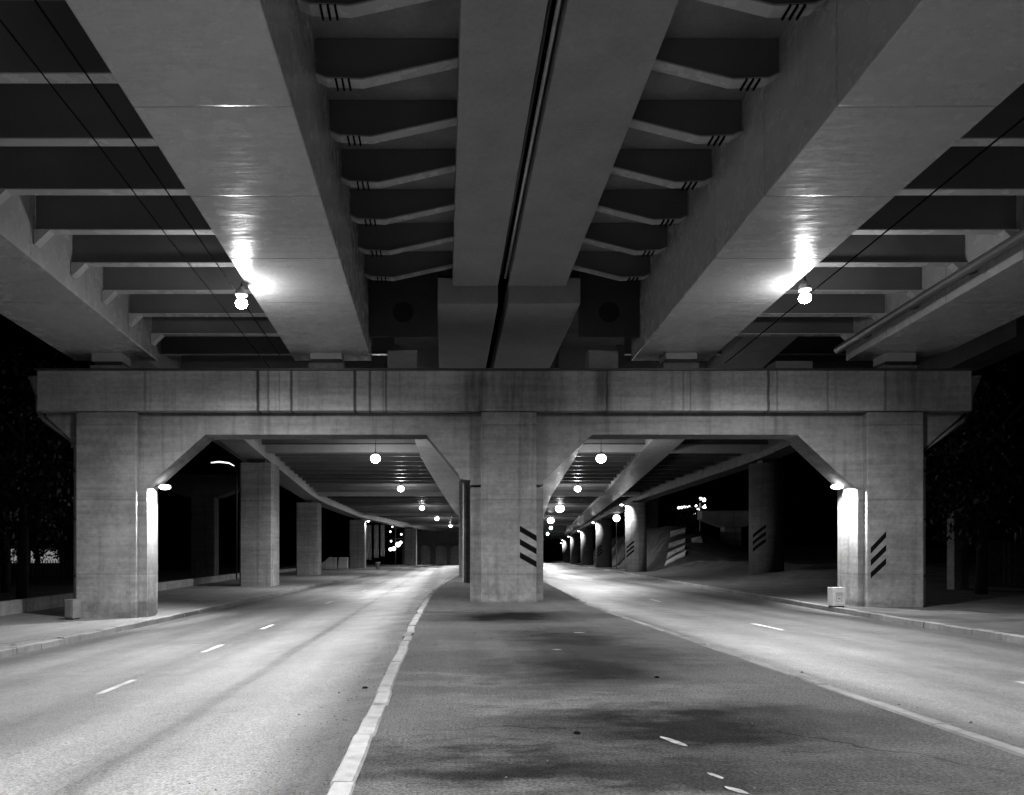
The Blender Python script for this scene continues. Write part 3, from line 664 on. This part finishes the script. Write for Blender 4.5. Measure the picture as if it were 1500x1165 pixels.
# hammerhead piers of the neighbouring ramp
def hammer(x, y, z, h, w, lb, mat='dim'):  # dim concrete has the shade put into its colour
    t = thing('hammerhead_pier', lb, 'bridge pier', (x, y, z), 'hammerhead piers of the neighbouring ramp')
    m = MB(); m.prism([(x-w, h-.2-1.0), (x-w*.35, h-2.3), (x+w*.35, h-2.3), (x+w, h-1.2), (x+w, h), (x-w, h)], y-1, y+1); part('cap_beam', m, MT[mat], t, .05)
    m = MB(); m.box(x-1.2, x+1.2, y-.8, y+.8, z-1, h-2.302); part('column', m, MT[mat], t, .05)
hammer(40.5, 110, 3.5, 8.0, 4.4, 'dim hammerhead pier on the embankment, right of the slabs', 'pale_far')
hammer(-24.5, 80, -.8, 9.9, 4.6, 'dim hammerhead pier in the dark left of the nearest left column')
# paving slabs lying on the embankment
slabl = ['lowest pale slab on the embankment behind the lit round column', 'pale slab second from the bottom on the embankment', 'pale slab third from the bottom on the embankment', 'topmost pale slab on the embankment below the lamp mast', 'small pale slab at the right of the others on the embankment']
for k, (u, d, w, l) in enumerate([(6.0, 88.5, 2.3, .8), (6.6, 91.3, 2.1, .8), (7.3, 94.5, 2.0, .9), (8.2, 98.5, 1.9, .9), (9.6, 94.0, 1.2, .9)]):
    x = kR(d)+.2+u; q = [(x-w*.6, d-l), (x+w*.4, d-l), (x+w*.6+.2, d+l), (x-w*.4+.2, d+l)]
    m = MB(); m.hexa([(a, b, hill(a, b)-.05) for a, b in q] + [(a, b, hill(a, b)+.22) for a, b in q])
    single('paving_slab', m, MT['slabstone'], slabl[k], 'paving slab', (x, d, hill(x, d)), 'pale slabs on the embankment')
# ribbed tower and its flood lamp, mast lights
t = thing('ribbed_tower', 'pale ribbed tower rising behind the lit round column', 'building', (40.2, 150, 1))
m = MB(); n = 48
m.loft([[(40.2+(1.0+.08*(k % 4 < 2))*math.cos(2*PI*k/n), 150+(1.0+.08*(k % 4 < 2))*math.sin(2*PI*k/n), z) for k in range(n)] for z in (1, 16)]); part('shaft', m, MT['plaster'], t)
t = thing('flood_lamp', 'flood lamp mast shining behind the right columns', 'lamp mast', (46, 140, 4))
m = MB(); m.tube([(46, 140, 3), (46, 140, 11.8)], .1, 8); m.tube([(44.4, 140, 10.4), (47.2, 140, 10.4)], .05, 6); part('pole', m, MT['pale_pipe'], t)
for (x, z, r) in [(46, 11.9, .28), (46.6, 11.7, .36), (46.7, 10.5, .36), (45.6, 10.0, .25), (45.2, 10.6, .22), (44.9, 9.3, .22), (44, 10.5, .18), (43.6, 10.4, .22), (43.1, 10.4, .24), (42.6, 10.35, .24), (42.1, 10.3, .24)]:
    m = MB(); m.ball((x, 139.6, z), r, n=10, m=6); part('lamp_head', m, MT['dot'], t)
# boards fence and post on the right
t = thing('board_fence', 'tall weathered board fence in the dark beyond the right pavement', 'fence', (34, 42, 0))
m = MB()
for k in range(34):
    x = 29.0+k*.3; h = (2.7 if x > 31 else 2.0)+random.uniform(-.05, .05)+.5
    m.box(x, x+.27, 42+random.uniform(-.02, .02), 42.04, hill(x, 42)-.2, hill(x, 42)+h)
part('board_panel', m, MT['wood'], t)
for x in (31, 34, 37): m = MB(); m.box(x-.07, x+.07, 42.1, 42.24, hill(x, 42)-.2, hill(x, 42)+2.9); part('post', m, MT['wood'], t)
m = MB(); m.prism([(26.2, -.2), (26.95, -.2), (26.95, 4.1), (26.5, 3.95), (26.2, 3.8)], 40, 40.6); single('concrete_post', m, MT['wall'], 'lone broken concrete post right of the right drainpipe', 'post', (26.6, 40.3, -.2), bevel=.03)
# picket fence, and an added house whose glowing panels stand for a lit patch
t = thing('picket_fence', 'thin railing fence before the added house on the far left', 'fence', (-37, 66, -.8))
m = MB()
for k in range(46): m.box(-41.5+k*.22, -41.44+k*.22, 66, 66.05, -.8, 1.25)
part('railing', m, MT['dark'], t)
m = MB(); m.box(-41.6, -31.3, 66.06, 66.1, .95, 1.03); m.box(-41.6, -31.3, 66.06, 66.1, -.5, -.42); part('rail', m, MT['dark'], t)
t = thing('added_house', 'added small house with glowing panels for a lit patch, behind foliage on the far left', 'house', (-40, 76, -.8))
m = MB(); m.box(-48, -36, 76, 82, -.8, 4.4); part('wall', m, MT['plaster'], t)
m = MB(); m.prism([(-48.6, 4.402), (-35.4, 4.402), (-42, 7)], 75.6, 82.4); part('roof', m, MT['dark'], t)
for x in (-42.3, -40.2, -38.8): m = MB(); m.box(x, x+1.3, 75.9, 75.998, .9, 2.3); part('glow_panel', m, MT['glow_panel'], t)  # made-up glowing panels stand for a patch lit from elsewhere
# trees
def tree(x, y, z, h, r, lb, n=2600, seed=1):
    rnd = random.Random(seed); t = thing('leafy_tree', lb, 'tree', (x, y, z), 'trees beside the viaduct')
    m = MB(); m.tube([(x, y, z-.2), (x+.1, y, z+h*.3), (x-.1, y, z+h*.55), (x+.1, y, z+h*.85)], [.28, .22, .14, .04], 10)
    for k in range(9):
        a = rnd.uniform(0, 2*PI); hh = rnd.uniform(.3, .7)*h
        m.tube([(x, y, z+hh), (x+.5*r*math.cos(a), y+.5*r*math.sin(a), z+hh+.12*h), (x+.9*r*math.cos(a), y+.9*r*math.sin(a), z+hh+.2*h)], [.1, .06, .02], 6)
    part('trunk', m, MT['bark'], t)
    m = MB(); cl = [(rnd.uniform(-.8, .8)*r, rnd.uniform(-.8, .8)*r, rnd.uniform(.35, 1)*h, rnd.uniform(.25, .5)*r) for _ in range(26)]
    for _ in range(n):
        c = rnd.choice(cl); v = np.array([rnd.gauss(0, 1) for _ in range(3)]); v /= np.linalg.norm(v); q = c[3]*rnd.random()**.4
        p = np.array([x+c[0], y+c[1], z+c[2]])+v*q; a = np.array([rnd.gauss(0, 1) for _ in range(3)]); a /= np.linalg.norm(a); b = np.cross(a, v); b /= np.linalg.norm(b)+1e-6
        s = rnd.uniform(.1, .22); m.add([p-a*s, p+b*s*.5, p+a*s, p-b*s*.5], [(0,1,2,3)])
    part('crown', m, MT['leaf'], t)
tree(-19.5, 36, -.8, 11, 3.6, 'dark tree left of the cap beam end', seed=2)
tree(-27, 48, -.8, 9, 3.4, 'dark tree beyond the low wall on the left', seed=3)
tree(-35.5, 68, -.8, 6.5, 2.4, 'small dark tree before the added house', seed=4, n=1500)
tree(25.5, 37, -.2, 10, 3.6, 'dark tree right of the cap beam end', seed=5)
tree(33, 50, 0, 9, 3.6, 'dark tree behind the board fence', seed=6)
tree(38, 118, 4, 6, 2.6, 'dark shrubby tree on the embankment beside the slabs', seed=7, n=1500)

rg = random.Random(5); m = MB()
for k in range(1500):
    d = 4+60*rg.random()**1.8; q = rg.random()
    if q < .55: x = mL(d)-abs(rg.gauss(0, .35)); z = road_z('l', x, d)
    elif q < .75: x = mL(d)+.3+abs(rg.gauss(0, .5)); z = 0
    elif q < .9: x = mR(d)+abs(rg.gauss(0, .3)); z = road_z('r', x, d)
    else: x = rg.uniform(mL(d)+.4, mR(d)-.3); z = 0
    r = rg.uniform(.004, .013)*(1.8 if rg.random() < .06 else 1); a = rg.random()*PI
    vs = [(x+r*1.3*math.cos(a), d+r*math.sin(a), z), (x-r*math.sin(a), d+r*math.cos(a), z), (x-r*1.1*math.cos(a), d-r*math.sin(a), z), (x+r*math.sin(a), d-r*1.2*math.cos(a), z), (x, d, z+r*.9)]
    m.add(vs, [(0,1,4), (1,2,4), (2,3,4), (3,0,4), (3,2,1,0)])
single('grit', m, MT['dirt'], 'fine loose grit scattered along the kerbs', 'grit', kind='stuff')
